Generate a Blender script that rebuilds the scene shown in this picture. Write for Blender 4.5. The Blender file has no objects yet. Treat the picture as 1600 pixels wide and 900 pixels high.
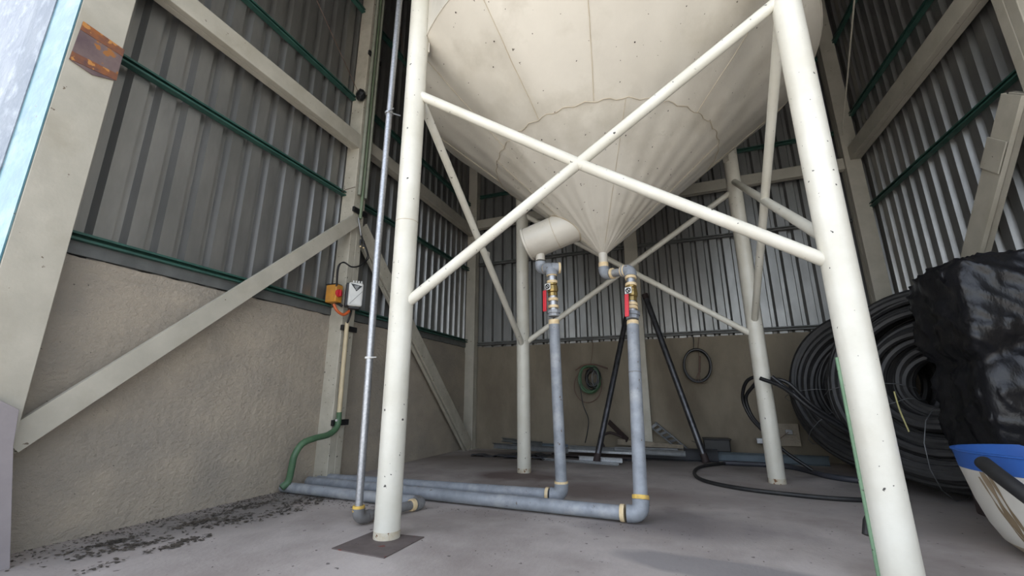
import bpy, bmesh, math, random
from mathutils import Vector, Matrix
random.seed(7)
C = bpy.context.scene.collection
S = bpy.context.scene
# ---------------------------------------------------------------- camera
cam = bpy.data.cameras.new('camera'); co = bpy.data.objects.new('camera', cam); C.objects.link(co)
cam.sensor_width = 36.0; cam.lens = 668.16 * 36.0 / 1600.0; cam.clip_start = 0.02; cam.clip_end = 300
rt = Vector((0.93449889, 0.35596181, -0.00173588)); up = Vector((0.09118923, -0.23467765, 0.96778661)); fw = Vector((-0.3440877, 0.90455381, 0.25176588))
co.matrix_world = Matrix(((rt.x, up.x, -fw.x, 0), (rt.y, up.y, -fw.y, 0), (rt.z, up.z, -fw.z, 0.85), (0, 0, 0, 1)))
S.camera = co
# ---------------------------------------------------------------- light
w = bpy.data.worlds.new('sky'); S.world = w; w.use_nodes = True
nt = w.node_tree; bg = nt.nodes['Background']
sky = nt.nodes.new('ShaderNodeTexSky'); sky.sky_type = 'NISHITA'; sky.sun_disc = False
sky.sun_elevation = math.radians(55); sky.sun_rotation = math.radians(-70); sky.air_density = 1.0; sky.dust_density = 2.0
hs = nt.nodes.new('ShaderNodeHueSaturation'); hs.inputs['Saturation'].default_value = 0.45      # hazy, milky sky
nt.links.new(sky.outputs[0], hs.inputs['Color']); nt.links.new(hs.outputs[0], bg.inputs[0]); bg.inputs[1].default_value = 0.36
sl = bpy.data.lights.new('sun', 'SUN'); sl.energy = 6.5; sl.angle = math.radians(0.6); sl.color = (1.0, 0.95, 0.87)
so = bpy.data.objects.new('sun', sl); C.objects.link(so)
so.rotation_euler = Vector((-0.9, 0.3, 1.4)).to_track_quat('Z', 'Y').to_euler()
S.view_settings.view_transform = 'Standard'; S.view_settings.look = 'None'
S.view_settings.gamma = 1.0; S.view_settings.use_curve_mapping = False
S.view_settings.exposure = 1.0
S.cycles.max_bounces = 10; S.cycles.diffuse_bounces = 6; S.cycles.glossy_bounces = 4

# ---------------------------------------------------------------- materials
def N(nt, t, **k):
    n = nt.nodes.new(t)
    for a, b in k.items():
        setattr(n, a, b)
    return n
def mat(name, c1, c2=None, rough=0.6, metal=0.0, scale=3.0, detail=6.0, bump=0.0, bscale=40.0, spot=None, spotscale=25.0, spotcut=0.66, c3=None, c3scale=1.2, c3cut=(0.5, 0.7), stretch=(1, 1, 1), rvar=0.0, coat=0.0, spec=0.5, spotw=0.03):
    m = bpy.data.materials.new(name); m.use_nodes = True; t = m.node_tree; b = t.nodes['Principled BSDF']
    L = t.links.new
    tc = N(t, 'ShaderNodeTexCoord'); mp = N(t, 'ShaderNodeMapping'); mp.inputs['Scale'].default_value = stretch
    L(tc.outputs['Object'], mp.inputs[0])
    def noise(s, d=detail, r=0.6):
        n = N(t, 'ShaderNodeTexNoise'); n.inputs['Scale'].default_value = s; n.inputs['Detail'].default_value = d
        n.inputs['Roughness'].default_value = r; L(mp.outputs[0], n.inputs['Vector']); return n
    def ramp(src, a, z):
        r = N(t, 'ShaderNodeMapRange'); r.inputs[1].default_value = a; r.inputs[2].default_value = z; L(src, r.inputs[0]); return r.outputs[0]
    def mix(f, a, bcol):
        x = N(t, 'ShaderNodeMix', data_type='RGBA'); L(f, x.inputs[0])
        if isinstance(a, tuple): x.inputs[6].default_value = (*a, 1)
        else: L(a, x.inputs[6])
        x.inputs[7].default_value = (*bcol, 1); return x.outputs[2]
    c2 = c2 or tuple(v * 0.85 for v in c1)
    n1 = noise(scale); col = mix(ramp(n1.outputs[0], 0.35, 0.65), c1, c2)
    if c3: col = mix(ramp(noise(c3scale, 8).outputs[0], *c3cut), col, c3)
    if spot: col = mix(ramp(noise(spotscale, 3, 0.5).outputs[0], spotcut, spotcut + spotw), col, spot)
    L(col, b.inputs['Base Color'])
    b.inputs['Roughness'].default_value = rough; b.inputs['Metallic'].default_value = metal
    b.inputs['Specular IOR Level'].default_value = spec
    b.inputs['Coat Weight'].default_value = coat
    if rvar:
        r = N(t, 'ShaderNodeMapRange'); r.inputs[3].default_value = rough - rvar; r.inputs[4].default_value = rough + rvar
        L(noise(scale * 2).outputs[0], r.inputs[0]); L(r.outputs[0], b.inputs['Roughness'])
    if bump:
        bn = N(t, 'ShaderNodeBump'); bn.inputs['Strength'].default_value = 1.0; bn.inputs['Distance'].default_value = bump
        L(noise(bscale, 5).outputs[0], bn.inputs['Height']); L(bn.outputs[0], b.inputs['Normal'])
    return m
CHIP = (0.05, 0.045, 0.04)
M = {}
M['tank'] = mat('tank_paint', (0.56, 0.525, 0.45), (0.50, 0.465, 0.395), 0.30, scale=1.6, bump=0.0012, bscale=30, spot=(0.12, 0.1, 0.075), spotscale=24, spotcut=0.735, c3=(0.44, 0.405, 0.335), c3scale=2.5, rvar=0.07, spotw=0.02)
M['leg'] = mat('leg_paint', (0.65, 0.63, 0.55), (0.57, 0.545, 0.46), 0.34, scale=3, bump=0.001, bscale=40, spot=CHIP, spotscale=30, spotcut=0.705, rvar=0.06, spotw=0.015)
M['legrust'] = mat('leg_foot_rust', (0.58, 0.55, 0.46), (0.46, 0.38, 0.26), 0.6, scale=14, spot=(0.16, 0.07, 0.025), spotscale=26, spotcut=0.60)
M['seam'] = mat('weld_bead', (0.50, 0.44, 0.33), (0.40, 0.33, 0.23), 0.5, scale=8, bump=0.003, bscale=90)
M['cream'] = mat('cream_steel_paint', (0.47, 0.44, 0.365), (0.40, 0.375, 0.31), 0.5, scale=4, bump=0.0008, bscale=60, spot=(0.14, 0.11, 0.08), spotscale=22, spotcut=0.72, c3=(0.38, 0.35, 0.28), c3scale=3)
M['creamworn'] = mat('worn_cream_paint', (0.50, 0.47, 0.39), (0.40, 0.37, 0.30), 0.55, scale=5, spot=(0.04, 0.033, 0.026), spotscale=30, spotcut=0.68, spotw=0.03)
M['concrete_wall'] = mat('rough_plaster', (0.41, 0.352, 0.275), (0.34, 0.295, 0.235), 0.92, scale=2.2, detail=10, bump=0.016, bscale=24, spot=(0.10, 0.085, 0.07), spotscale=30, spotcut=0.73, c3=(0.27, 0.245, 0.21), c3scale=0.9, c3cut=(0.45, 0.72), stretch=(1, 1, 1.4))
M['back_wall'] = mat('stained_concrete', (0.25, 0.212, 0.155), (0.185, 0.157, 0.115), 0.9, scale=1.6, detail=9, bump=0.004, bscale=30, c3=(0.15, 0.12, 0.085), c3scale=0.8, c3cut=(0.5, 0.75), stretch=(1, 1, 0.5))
M['sheet'] = mat('galvanised_sheet', (0.31, 0.307, 0.295), (0.24, 0.238, 0.23), 0.38, metal=0.7, scale=5, bump=0.0006, bscale=12, rvar=0.08, stretch=(1, 1, 0.3), c3=(0.23, 0.23, 0.22), c3scale=2)
M['green'] = mat('green_purlin_paint', (0.035, 0.105, 0.082), (0.022, 0.07, 0.056), 0.5, scale=6, spot=(0.25, 0.26, 0.24), spotscale=14, spotcut=0.74)
M['greysteel'] = mat('grey_primer_steel', (0.16, 0.165, 0.16), (0.11, 0.115, 0.11), 0.55, metal=0.3, scale=6)
M['roof'] = mat('dark_roof_sheet', (0.16, 0.16, 0.16), None, 0.6, metal=0.4)
M['galv'] = mat('galvanised_pipe', (0.52, 0.53, 0.54), (0.36, 0.37, 0.39), 0.42, metal=0.75, scale=60, bump=0.0006, bscale=120)
M['pvc'] = mat('dusty_grey_pipe', (0.29, 0.31, 0.335), (0.20, 0.215, 0.235), 0.55, metal=0.1, scale=9, spot=(0.12, 0.09, 0.07), spotscale=22, spotcut=0.69, c3=(0.42, 0.42, 0.42), c3scale=6, c3cut=(0.52, 0.8))
M['pvcdirty'] = mat('soiled_grey_pipe', (0.20, 0.20, 0.20), (0.15, 0.145, 0.14), 0.7, scale=12)
M['tape'] = mat('cream_thread_tape', (0.72, 0.58, 0.36), (0.62, 0.46, 0.25), 0.6, scale=30, bump=0.002, bscale=60)
M['yellow'] = mat('yellow_tape', (0.75, 0.50, 0.10), (0.5, 0.33, 0.1), 0.6, scale=30)
M['brass'] = mat('brass', (0.42, 0.30, 0.11), (0.30, 0.22, 0.09), 0.38, metal=0.85, scale=20)
M['red'] = mat('red_handle_sleeve', (0.62, 0.03, 0.045), (0.5, 0.02, 0.03), 0.4)
M['white'] = mat('white_plastic', (0.66, 0.66, 0.62), (0.58, 0.58, 0.55), 0.42, scale=10)
M['black'] = mat('black_plastic', (0.009, 0.009, 0.010), (0.014, 0.014, 0.015), 0.42)
M['rubber'] = mat('dusty_black_hose', (0.013, 0.013, 0.014), (0.026, 0.025, 0.024), 0.55, scale=14)
M['orange'] = mat('orange_enclosure', (0.62, 0.28, 0.035), (0.50, 0.23, 0.05), 0.5, scale=12)
M['orangeflex'] = mat('orange_red_conduit', (0.60, 0.12, 0.03), None, 0.5)
M['beigepvc'] = mat('beige_conduit', (0.60, 0.50, 0.32), (0.52, 0.43, 0.28), 0.5, scale=8)
M['flexgreen'] = mat('green_flexible_hose', (0.085, 0.17, 0.085), (0.06, 0.12, 0.065), 0.5, scale=8)
M['mossgreen'] = mat('moss_green_conduit', (0.15, 0.20, 0.12), (0.19, 0.23, 0.16), 0.55)
M['palegreen'] = mat('pale_green_hose', (0.17, 0.28, 0.17), (0.12, 0.21, 0.12), 0.5, scale=8, spot=(0.04,0.05,0.03), spotscale=30)
M['conduitgreen'] = mat('weathered_green_conduit', (0.30, 0.31, 0.25), (0.22, 0.235, 0.185), 0.55, scale=5)
M['blueflash'] = mat('pale_blue_paint', (0.10, 0.22, 0.255), (0.065, 0.16, 0.20), 0.35, scale=6, spot=(0.10, 0.09, 0.09), spotscale=26, spotcut=0.70, bump=0.002, bscale=25, c3=(0.17, 0.28, 0.30), c3scale=5)
M['galvflash'] = mat('weathered_galvanised_flashing', (0.20, 0.225, 0.25), (0.12, 0.145, 0.18), 0.45, scale=7, bump=0.004, bscale=22, c3=(0.30, 0.33, 0.36), c3scale=14, stretch=(1, 1, 0.6))
M['mauve'] = mat('mauve_grey_plate', (0.30, 0.27, 0.275), (0.25, 0.225, 0.23), 0.7, scale=5)
M['rust'] = mat('rust_patch', (0.30, 0.10, 0.02), (0.10, 0.05, 0.045), 0.7, scale=9, spot=(0.45, 0.2, 0.05), spotscale=20, spotcut=0.6, bump=0.002)
M['rustdark'] = mat('dark_rusted_plate', (0.10, 0.065, 0.07), (0.17, 0.12, 0.11), 0.6, scale=7, spot=(0.30, 0.12, 0.03), spotscale=14, spotcut=0.60)
M['baseplate'] = mat('dark_base_plate', (0.13, 0.105, 0.095), (0.10, 0.078, 0.07), 0.8, scale=12, spot=(0.14, 0.04, 0.03), spotscale=10, spotcut=0.66)
M['blackfilm'] = mat('black_plastic_film', (0.006, 0.006, 0.007), (0.009, 0.009, 0.011), 0.33, scale=4, bump=0.010, bscale=11, coat=0.0, spec=0.4, stretch=(1, 1, 0.5), rvar=0.1)
M['tub'] = mat('soiled_white_tub', (0.66, 0.64, 0.58), (0.60, 0.57, 0.50), 0.5, scale=3)
M['tubsoil'] = mat('tub_lower_grime', (0.42, 0.36, 0.27), (0.28, 0.21, 0.13), 0.65, scale=5)
M['tubstain'] = mat('brown_drip_stain', (0.17, 0.12, 0.065), (0.30, 0.23, 0.15), 0.6, scale=8, stretch=(1, 1, 0.3))
M['blue'] = mat('blue_rim_band', (0.03, 0.12, 0.42), (0.03, 0.10, 0.36), 0.45)
M['darksteel'] = mat('dark_oiled_steel', (0.10, 0.10, 0.105), (0.055, 0.055, 0.06), 0.35, metal=0.7, scale=10, rvar=0.1)
M['navysteel'] = mat('dark_navy_steel', (0.035, 0.040, 0.052), (0.05, 0.05, 0.06), 0.5, scale=4)
M['navydark'] = mat('near_black_steel', (0.020, 0.022, 0.028), (0.03, 0.03, 0.035), 0.6, scale=4)
M['bluegrey'] = mat('blue_grey_sheet', (0.13, 0.165, 0.19), (0.10, 0.13, 0.15), 0.6, scale=5)
M['scrap'] = mat('dull_grey_channel', (0.20, 0.205, 0.205), (0.13, 0.135, 0.14), 0.55, metal=0.4, scale=8)
M['brown'] = mat('dark_brown_strip', (0.035, 0.022, 0.02), None, 0.7)
M['wood'] = mat('grimy_wood', (0.26, 0.22, 0.165), (0.17, 0.14, 0.10), 0.8, scale=9)
M['litter'] = mat('dry_leaf_litter', (0.05, 0.042, 0.034), (0.10, 0.082, 0.062), 0.95, scale=8)
M['straw'] = mat('straw', (0.42, 0.38, 0.16), None, 0.7)
M['wire'] = mat('rusty_wire', (0.16, 0.10, 0.07), (0.1, 0.06, 0.05), 0.7)
# the floor: concrete, a broad mottling, reddish and dark damp stains with their own shape
def floor_mat():
    m = mat('floor_concrete', (0.48, 0.43, 0.395), (0.385, 0.34, 0.31), 0.72, scale=1.3, detail=9, bump=0.0025, bscale=35, c3=(0.29, 0.25, 0.225), c3scale=1.1, c3cut=(0.44, 0.64), spot=(0.14, 0.12, 0.11), spotscale=22, spotcut=0.69, rvar=0.1)
    t = m.node_tree; L = t.links.new; b = t.nodes['Principled BSDF']
    old = b.inputs['Base Color'].links[0].from_socket
    tc = N(t, 'ShaderNodeTexCoord'); nz = N(t, 'ShaderNodeTexNoise'); nz.inputs['Scale'].default_value = 2.2; nz.inputs['Detail'].default_value = 8
    L(tc.outputs['Object'], nz.inputs['Vector'])
    def blot(src, cx, cy, rx, ry, ang, colr, strength, edge=0.6, nzs=0.9):
        mp = N(t, 'ShaderNodeMapping', vector_type='TEXTURE'); mp.inputs['Location'].default_value = (cx, cy, 0); mp.inputs['Rotation'].default_value = (0, 0, ang); mp.inputs['Scale'].default_value = (rx, ry, 1)
        L(tc.outputs['Object'], mp.inputs[0])
        ln = N(t, 'ShaderNodeVectorMath', operation='LENGTH'); L(mp.outputs[0], ln.inputs[0])
        ad = N(t, 'ShaderNodeMath', operation='MULTIPLY_ADD'); L(nz.outputs[0], ad.inputs[0]); ad.inputs[1].default_value = nzs * 2; L(ln.outputs['Value'], ad.inputs[2])
        mr = N(t, 'ShaderNodeMapRange'); mr.inputs[1].default_value = 1 + nzs; mr.inputs[2].default_value = 1 + nzs - edge; mr.inputs[4].default_value = strength; L(ad.outputs[0], mr.inputs[0])
        x = N(t, 'ShaderNodeMix', data_type='RGBA'); L(mr.outputs[0], x.inputs[0]); L(src, x.inputs[6]); x.inputs[7].default_value = (*colr, 1)
        return x.outputs[2]
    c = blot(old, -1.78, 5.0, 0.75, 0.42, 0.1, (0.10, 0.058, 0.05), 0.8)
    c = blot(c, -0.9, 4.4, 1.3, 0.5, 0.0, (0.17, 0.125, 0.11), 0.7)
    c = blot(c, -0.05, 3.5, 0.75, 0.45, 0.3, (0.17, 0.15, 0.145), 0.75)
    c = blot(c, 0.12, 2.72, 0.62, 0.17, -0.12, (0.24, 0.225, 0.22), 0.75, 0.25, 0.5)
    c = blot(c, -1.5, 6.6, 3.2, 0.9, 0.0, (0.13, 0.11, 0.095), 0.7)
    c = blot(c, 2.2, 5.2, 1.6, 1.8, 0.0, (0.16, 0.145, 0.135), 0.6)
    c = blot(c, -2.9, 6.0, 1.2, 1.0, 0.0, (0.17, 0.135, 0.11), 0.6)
    c = blot(c, -3.3, 2.8, 0.5, 1.6, 0.0, (0.19, 0.175, 0.16), 0.8, 0.8)
    L(c, b.inputs['Base Color'])
    return m
M['floor'] = floor_mat()
M['ground'] = mat('yard_concrete', (0.46, 0.44, 0.41), (0.38, 0.36, 0.335), 0.85, scale=1.0)

# ---------------------------------------------------------------- mesh helpers
def V(p): return Vector(p)
def obj(name, bm, m, parent=None, smooth=False, bevel=0.0):
    me = bpy.data.meshes.new(name)
    bmesh.ops.recalc_face_normals(bm, faces=bm.faces)
    bm.to_mesh(me); bm.free()
    mats = m if isinstance(m, (list, tuple)) else [m]
    for k in mats: me.materials.append(M[k] if isinstance(k, str) else k)
    o = bpy.data.objects.new(name, me); C.objects.link(o)
    if smooth:
        for p in me.polygons: p.use_smooth = True
        me.set_sharp_from_angle(angle=math.radians(42)) if hasattr(me, 'set_sharp_from_angle') else None
    if bevel:
        b = o.modifiers.new('bevel', 'BEVEL'); b.width = bevel; b.segments = 2; b.limit_method = 'ANGLE'
    if parent is not None:
        o.parent = parent; wloc = V((0, 0, 0)); q = parent
        while q is not None: wloc += q.location; q = q.parent
        o.location = -wloc                                # meshes are written in world coordinates
    return o
def tag(o, label, cat, group=None):
    o['label'] = label; o['category'] = cat
    if group: o['group'] = group
    return o
def thing(name, loc, label, cat, group=None):
    o = bpy.data.objects.new(name, None); o.empty_display_size = 0.1; C.objects.link(o); o.location = loc
    return tag(o, label, cat, group)
def struct(o): o['kind'] = 'structure'; return o
def box(bm, a, b):
    a, b = V(a), V(b)
    vs = [bm.verts.new((x, y, z)) for x in (a.x, b.x) for y in (a.y, b.y) for z in (a.z, b.z)]
    for f in ((0, 1, 3, 2), (4, 6, 7, 5), (0, 4, 5, 1), (2, 3, 7, 6), (0, 2, 6, 4), (1, 5, 7, 3)): bm.faces.new([vs[i] for i in f])
def prof_bar(bm, p0, p1, prof, side):
    """sweep a closed 2D profile (s, t) from p0 to p1; s runs along `side` made square to the axis, t along axis x side"""
    p0, p1 = V(p0), V(p1); ax = (p1 - p0).normalized(); s = V(side); s = (s - ax * s.dot(ax)).normalized(); t = ax.cross(s)
    r = [[bm.verts.new(p + s * a + t * b) for a, b in prof] for p in (p0, p1)]
    n = len(prof)
    for i in range(n): bm.faces.new((r[0][i], r[0][(i + 1) % n], r[1][(i + 1) % n], r[1][i]))
    bm.faces.new(r[0][::-1]); bm.faces.new(r[1])
def rect(w, h): return [(-w / 2, -h / 2), (w / 2, -h / 2), (w / 2, h / 2), (-w / 2, h / 2)]
def channel(w, h, t):   # C opening toward +t
    return [(-w / 2, -h / 2), (w / 2, -h / 2), (w / 2, h / 2), (w / 2 - t, h / 2), (w / 2 - t, -h / 2 + t), (-w / 2 + t, -h / 2 + t), (-w / 2 + t, h / 2), (-w / 2, h / 2)]
def angle_prof(w, h, t): return [(0, 0), (w, 0), (w, t), (t, t), (t, h), (0, h)]
def smooth_path(pts, n=8):
    P = [V(p) for p in pts]
    if len(P) < 3: return P
    P = [P[0] * 2 - P[1]] + P + [P[-1] * 2 - P[-2]]; out = []
    for i in range(1, len(P) - 2):
        for k in range(n):
            u = k / n; a, b, c, d = P[i - 1:i + 3]
            out.append(0.5 * ((2 * b) + (c - a) * u + (2 * a - 5 * b + 4 * c - d) * u * u + (3 * b - a - 3 * c + d) * u ** 3))
    out.append(P[-2]); return out
def tube(bm, pts, r, seg=12, closed=False, cap=True, bell=None):
    P = [V(p) for p in pts]; n = len(P); rings = []; prev = None
    for i, p in enumerate(P):
        if closed: d = P[(i + 1) % n] - P[i - 1]
        else: d = P[min(i + 1, n - 1)] - P[max(i - 1, 0)]
        d.normalize()
        if prev is None:
            s = d.orthogonal().normalized()
        else:
            s = prev - d * prev.dot(d)
            s = s.normalized() if s.length > 1e-6 else d.orthogonal().normalized()
        prev = s; t = d.cross(s)
        rr = r[i] if isinstance(r, (list, tuple)) else r
        rings.append([bm.verts.new(p + (s * math.cos(2 * math.pi * k / seg) + t * math.sin(2 * math.pi * k / seg)) * rr) for k in range(seg)])
    for i in range(n if closed else n - 1):
        a, b = rings[i], rings[(i + 1) % n]
        for k in range(seg): bm.faces.new((a[k], a[(k + 1) % seg], b[(k + 1) % seg], b[k]))
    if not closed and cap: bm.faces.new(rings[0][::-1]); bm.faces.new(rings[-1])
    return rings
def tb(name, pts, r, m, parent=None, seg=14, smooth=True, **k):
    bm = bmesh.new(); tube(bm, pts, r, seg, **k); return obj(name, bm, m, parent, smooth)
def bar(name, p0, p1, w, h, side, m, parent=None, bevel=0.003):
    bm = bmesh.new(); prof_bar(bm, p0, p1, rect(w, h), side); return obj(name, bm, m, parent, bevel=bevel)
def bx(name, a, b, m, parent=None, bevel=0.0):
    bm = bmesh.new(); box(bm, a, b); return obj(name, bm, m, parent, bevel=bevel)
def lathe(bm, prof, c=(0, 0, 0), seg=64, a0=0.0, a1=2 * math.pi):
    full = abs(a1 - a0 - 2 * math.pi) < 1e-6; n = seg if full else seg + 1; rings = []
    for r, z in prof: rings.append([bm.verts.new((c[0] + r * math.cos(a0 + (a1 - a0) * k / seg), c[1] + r * math.sin(a0 + (a1 - a0) * k / seg), c[2] + z)) for k in range(n)])
    for i in range(len(rings) - 1):
        for k in range(seg): bm.faces.new((rings[i][k], rings[i][(k + 1) % n], rings[i + 1][(k + 1) % n], rings[i + 1][k]))
    return rings
def sheetprism(bm, pts, n, th):
    n = V(n).normalized() * th; a = [bm.verts.new(V(p)) for p in pts]; b = [bm.verts.new(V(p) + n) for p in pts]
    bm.faces.new(a); bm.faces.new(b[::-1])
    for i in range(len(a)): j = (i + 1) % len(a); bm.faces.new((a[i], b[i], b[j], a[j]))

XL, YB, YF, ZT = -3.67, 7.35, 1.06, 7.4
XR0 = 2.85                                            # right wall at the back corner; it opens out towards the front
def xr(y): return XR0 + (YB - y) * 0.0488
# ---------------------------------------------------------------- setting
bm = bmesh.new()
nx, ny = 60, 60; g = [[bm.verts.new((-3.9 + 7.4 * i / nx, -0.2 + 7.75 * j / ny, 0)) for j in range(ny + 1)] for i in range(nx + 1)]
for i in range(nx):
    for j in range(ny): bm.faces.new((g[i][j], g[i + 1][j], g[i + 1][j + 1], g[i][j + 1]))
struct(obj('floor', bm, 'floor'))
struct(bx('ground', (-30, -40, -0.3), (30, 40, -0.012), 'ground'))
def profile(length, start=0.0):
    pts = []; p = 0.2; k = 0
    while k * p < length - 1e-6:
        o = start + k * p
        pts += [(o, 0), (o + 0.106, 0), (o + 0.128, 0.054), (o + 0.174, 0.054)]
        k += 1
    pts.append((start + length, 0)); return pts
def sheet(parent, origin, along, outward, z0, z1, s0, length):
    """one trapezoidal sheet: pans towards the room, ribs outwards, with a thickness of its own"""
    al, ou = V(along).normalized(), V(outward).normalized(); O = V(origin); bm = bmesh.new(); pr_ = profile(length, s0)
    jit = random.uniform(-0.001, 0.001)
    lay = []
    for th in (0.0, 0.004):
        lay.append([[bm.verts.new(O + al * a + ou * (b + th + jit) + Vector((0, 0, z))) for a, b in pr_] for z in (z0, z1)])
    for L_ in lay:
        for i in range(len(pr_) - 1): bm.faces.new((L_[0][i], L_[0][i + 1], L_[1][i + 1], L_[1][i]))
    o = obj('corrugated_sheet', bm, 'sheet', parent); return o
def purlin(parent, p0, p1, m, inward, w=0.06, h=0.055):
    """C section lying on its side: web towards the sheet, lips up and down"""
    bm = bmesh.new(); n = V(inward).normalized(); p0, p1 = V(p0), V(p1)
    prof = [(0, -h / 2), (w, -h / 2), (w, -h / 2 + 0.016), (w - .004, -h / 2 + .016), (w - .004, -h / 2 + .004), (0.004, -h / 2 + .004), (0.004, h / 2 - .004), (w - .004, h / 2 - .004), (w - .004, h / 2 - .016), (w, h / 2 - .016), (w, h / 2), (0, h / 2)]
    r = [[bm.verts.new(p + n * a + Vector((0, 0, b))) for a, b in prof] for p in (p0, p1)]; k = len(prof)
    for i in range(k): bm.faces.new((r[0][i], r[0][(i + 1) % k], r[1][(i + 1) % k], r[1][i]))
    bm.faces.new(r[0][::-1]); bm.faces.new(r[1])
    return obj('purlin', bm, m, parent)
def rough_wall(name, a, b, thick_dir, m, h=1.8, step=0.12):
    """plastered low wall with a ragged top edge, as deep as a block wall"""
    a, b = V(a), V(b); L_ = (b - a).length; n = int(L_ / step); bm = bmesh.new(); td = V(thick_dir)
    front, back = [], []
    for i in range(n + 1):
        p = a.lerp(b, i / n); hh = h + random.uniform(-0.008, 0.006)
        front.append([bm.verts.new(p + Vector((0, 0, z))) for z in (-0.01, hh * 0.5, hh)])
        back.append([bm.verts.new(p + td + Vector((0, 0, z))) for z in (-0.01, hh * 0.5, hh)])
    for i in range(n):
        for k in range(2):
            bm.faces.new((front[i][k], front[i + 1][k], front[i + 1][k + 1], front[i][k + 1])); bm.faces.new((back[i][k], back[i][k + 1], back[i + 1][k + 1], back[i + 1][k]))
        bm.faces.new((front[i][2], front[i + 1][2], back[i + 1][2], back[i][2]))
    bm.faces.new((front[0][0], front[0][1], front[0][2], back[0][2], back[0][1], back[0][0])); bm.faces.new((front[-1][0], front[-1][1], front[-1][2], back[-1][2], back[-1][1], back[-1][0]))
    return struct(obj(name, bm, m))
wl = rough_wall('wall_left', (XL + 0.0, YF + 0.1, 0), (XL, YB + 0.2, 0), (-0.15, 0, 0), 'concrete_wall', 1.78)
def coat():
    bm = bmesh.new(); n = 150; rows = []
    for i in range(n + 1):
        y = YF + 0.12 + (YB - YF - 0.12) * i / n; h = 1.685 + random.uniform(-.006, .006) + .008 * math.sin(i * .35)
        rows.append([bm.verts.new((XL + .012, y, -.005)), bm.verts.new((XL + .012 + random.uniform(0, .003), y, 1.0)), bm.verts.new((XL + .012, y, h)), bm.verts.new((XL - .01, y, h + .004))])
    for a, b in zip(rows[:-1], rows[1:]):
        for k in range(3): bm.faces.new((a[k], b[k], b[k + 1], a[k + 1]))
    o = obj('plaster_coat', bm, 'concrete_wall', wl)
coat()
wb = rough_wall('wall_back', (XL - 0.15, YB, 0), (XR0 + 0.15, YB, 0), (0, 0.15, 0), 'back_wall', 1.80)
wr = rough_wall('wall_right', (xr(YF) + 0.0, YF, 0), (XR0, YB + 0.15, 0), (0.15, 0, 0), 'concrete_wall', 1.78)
# sheets: 1 m wide each, five ribs
s = 1.17 - 0.0
y = 1.15
while y < YB: 
    ln = min(1.0, YB + 0.05 - y); sheet(wl, (XL - 0.01, y, 0), (0, 1, 0), (-1, 0, 0), 1.70, ZT, 0, round(ln / 0.2) * 0.2 or 0.2); y += 1.0
x = XL - 0.05
while x < XR0: 
    ln = min(1.0, XR0 + 0.1 - x); sheet(wb, (x, YB + 0.01, 0), (1, 0, 0), (0, 1, 0), 1.70, ZT, 0, max(0.2, round(ln / 0.2) * 0.2)); x += 1.0
ax = Vector((XR0 - xr(YF), YB - YF, 0)).normalized(); LR = math.hypot(XR0 - xr(YF), YB - YF); d = 0.0
while d < LR - 0.1:
    ln = min(1.0, LR - d + 0.1); sheet(wr, Vector((xr(YF) + 0.01, YF, 0)) + ax * d, ax, (ax.y, -ax.x, 0), 1.70, ZT, 0, max(0.2, round(ln / 0.2) * 0.2)); d += 1.0
for z in (1.90, 3.30, 4.67, 6.10): purlin(wl, (XL, YF + 0.12, z), (XL, YB, z), 'green', (1, 0, 0))
bx('sill', (XL - 0.02, YF + 0.1, 1.785), (XL + 0.018, YB, 1.872), 'greysteel', wl)
for z, m_ in ((1.86, 'greysteel'), (3.42, 'greysteel'), (4.88, 'green'), (6.3, 'green')): purlin(wb, (XL + 0.02, YB, z), (XR0, YB, z), m_, (0, -1, 0))
for z in (1.9, 3.55, 5.05, 6.4): purlin(wr, (xr(YF), YF, z), (XR0, YB, z), 'green', (-1, 0, 0))
# roof, front wall over the opening and beside it (behind or above the camera's view)
bm = bmesh.new(); box(bm, (XL - 0.2, YF - 0.2, ZT), (xr(YF) + 0.2, YB + 0.2, ZT + 0.06)); struct(obj('ceiling', bm, 'roof'))
wf = struct(bx('wall_front', (XL - 0.05, YF - 0.06, 5.2), (xr(YF) + 0.1, YF, ZT), 'roof'))

# ---------------------------------------------------------------- steel frame
def column(loc, w, d, h, label, m='cream', name='steel_column', groove=True):
    """boxed column of two lipped channels: a shadow groove down the faces, base plate"""
    x, y = loc; t = thing(name, (x, y, 0), label, 'column')
    hw, hd = w / 2, d / 2
    for sg in (-1, 1):
        bm = bmesh.new(); prof_bar(bm, (x, y + sg * hd / 2, 0.0), (x, y + sg * hd / 2, ZT - 0.02), rect(w, hd - (0.005 if groove else 0)), (1, 0, 0))
        obj('channel', bm, m, t, bevel=0.006)
    bx('base_plate', (x - hw - 0.02, y - hd - 0.02, 0), (x + hw + 0.02, y + hd + 0.02, 0.012), m, t)
    return t
column((-3.575, 3.86), 0.19, 0.20, ZT, 'worn cream box column mid left wall, carrying the switch boxes and green conduits', 'creamworn')
column((-3.575, 7.25), 0.19, 0.18, ZT, 'cream steel column in the back left corner of the shed')
column((-0.56, 7.27), 0.22, 0.15, ZT, 'cream steel column in the middle of the back wall, behind the valves')
column((2.73, 7.22), 0.2, 0.2, ZT, 'cream steel column in the back right corner behind the black hose coil')
# ---- mid right column: at the right edge of the picture
column((2.91, 4.11), 0.20, 0.22, ZT, 'broad cream column on the right wall, cut by the upper right picture edge')
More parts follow.
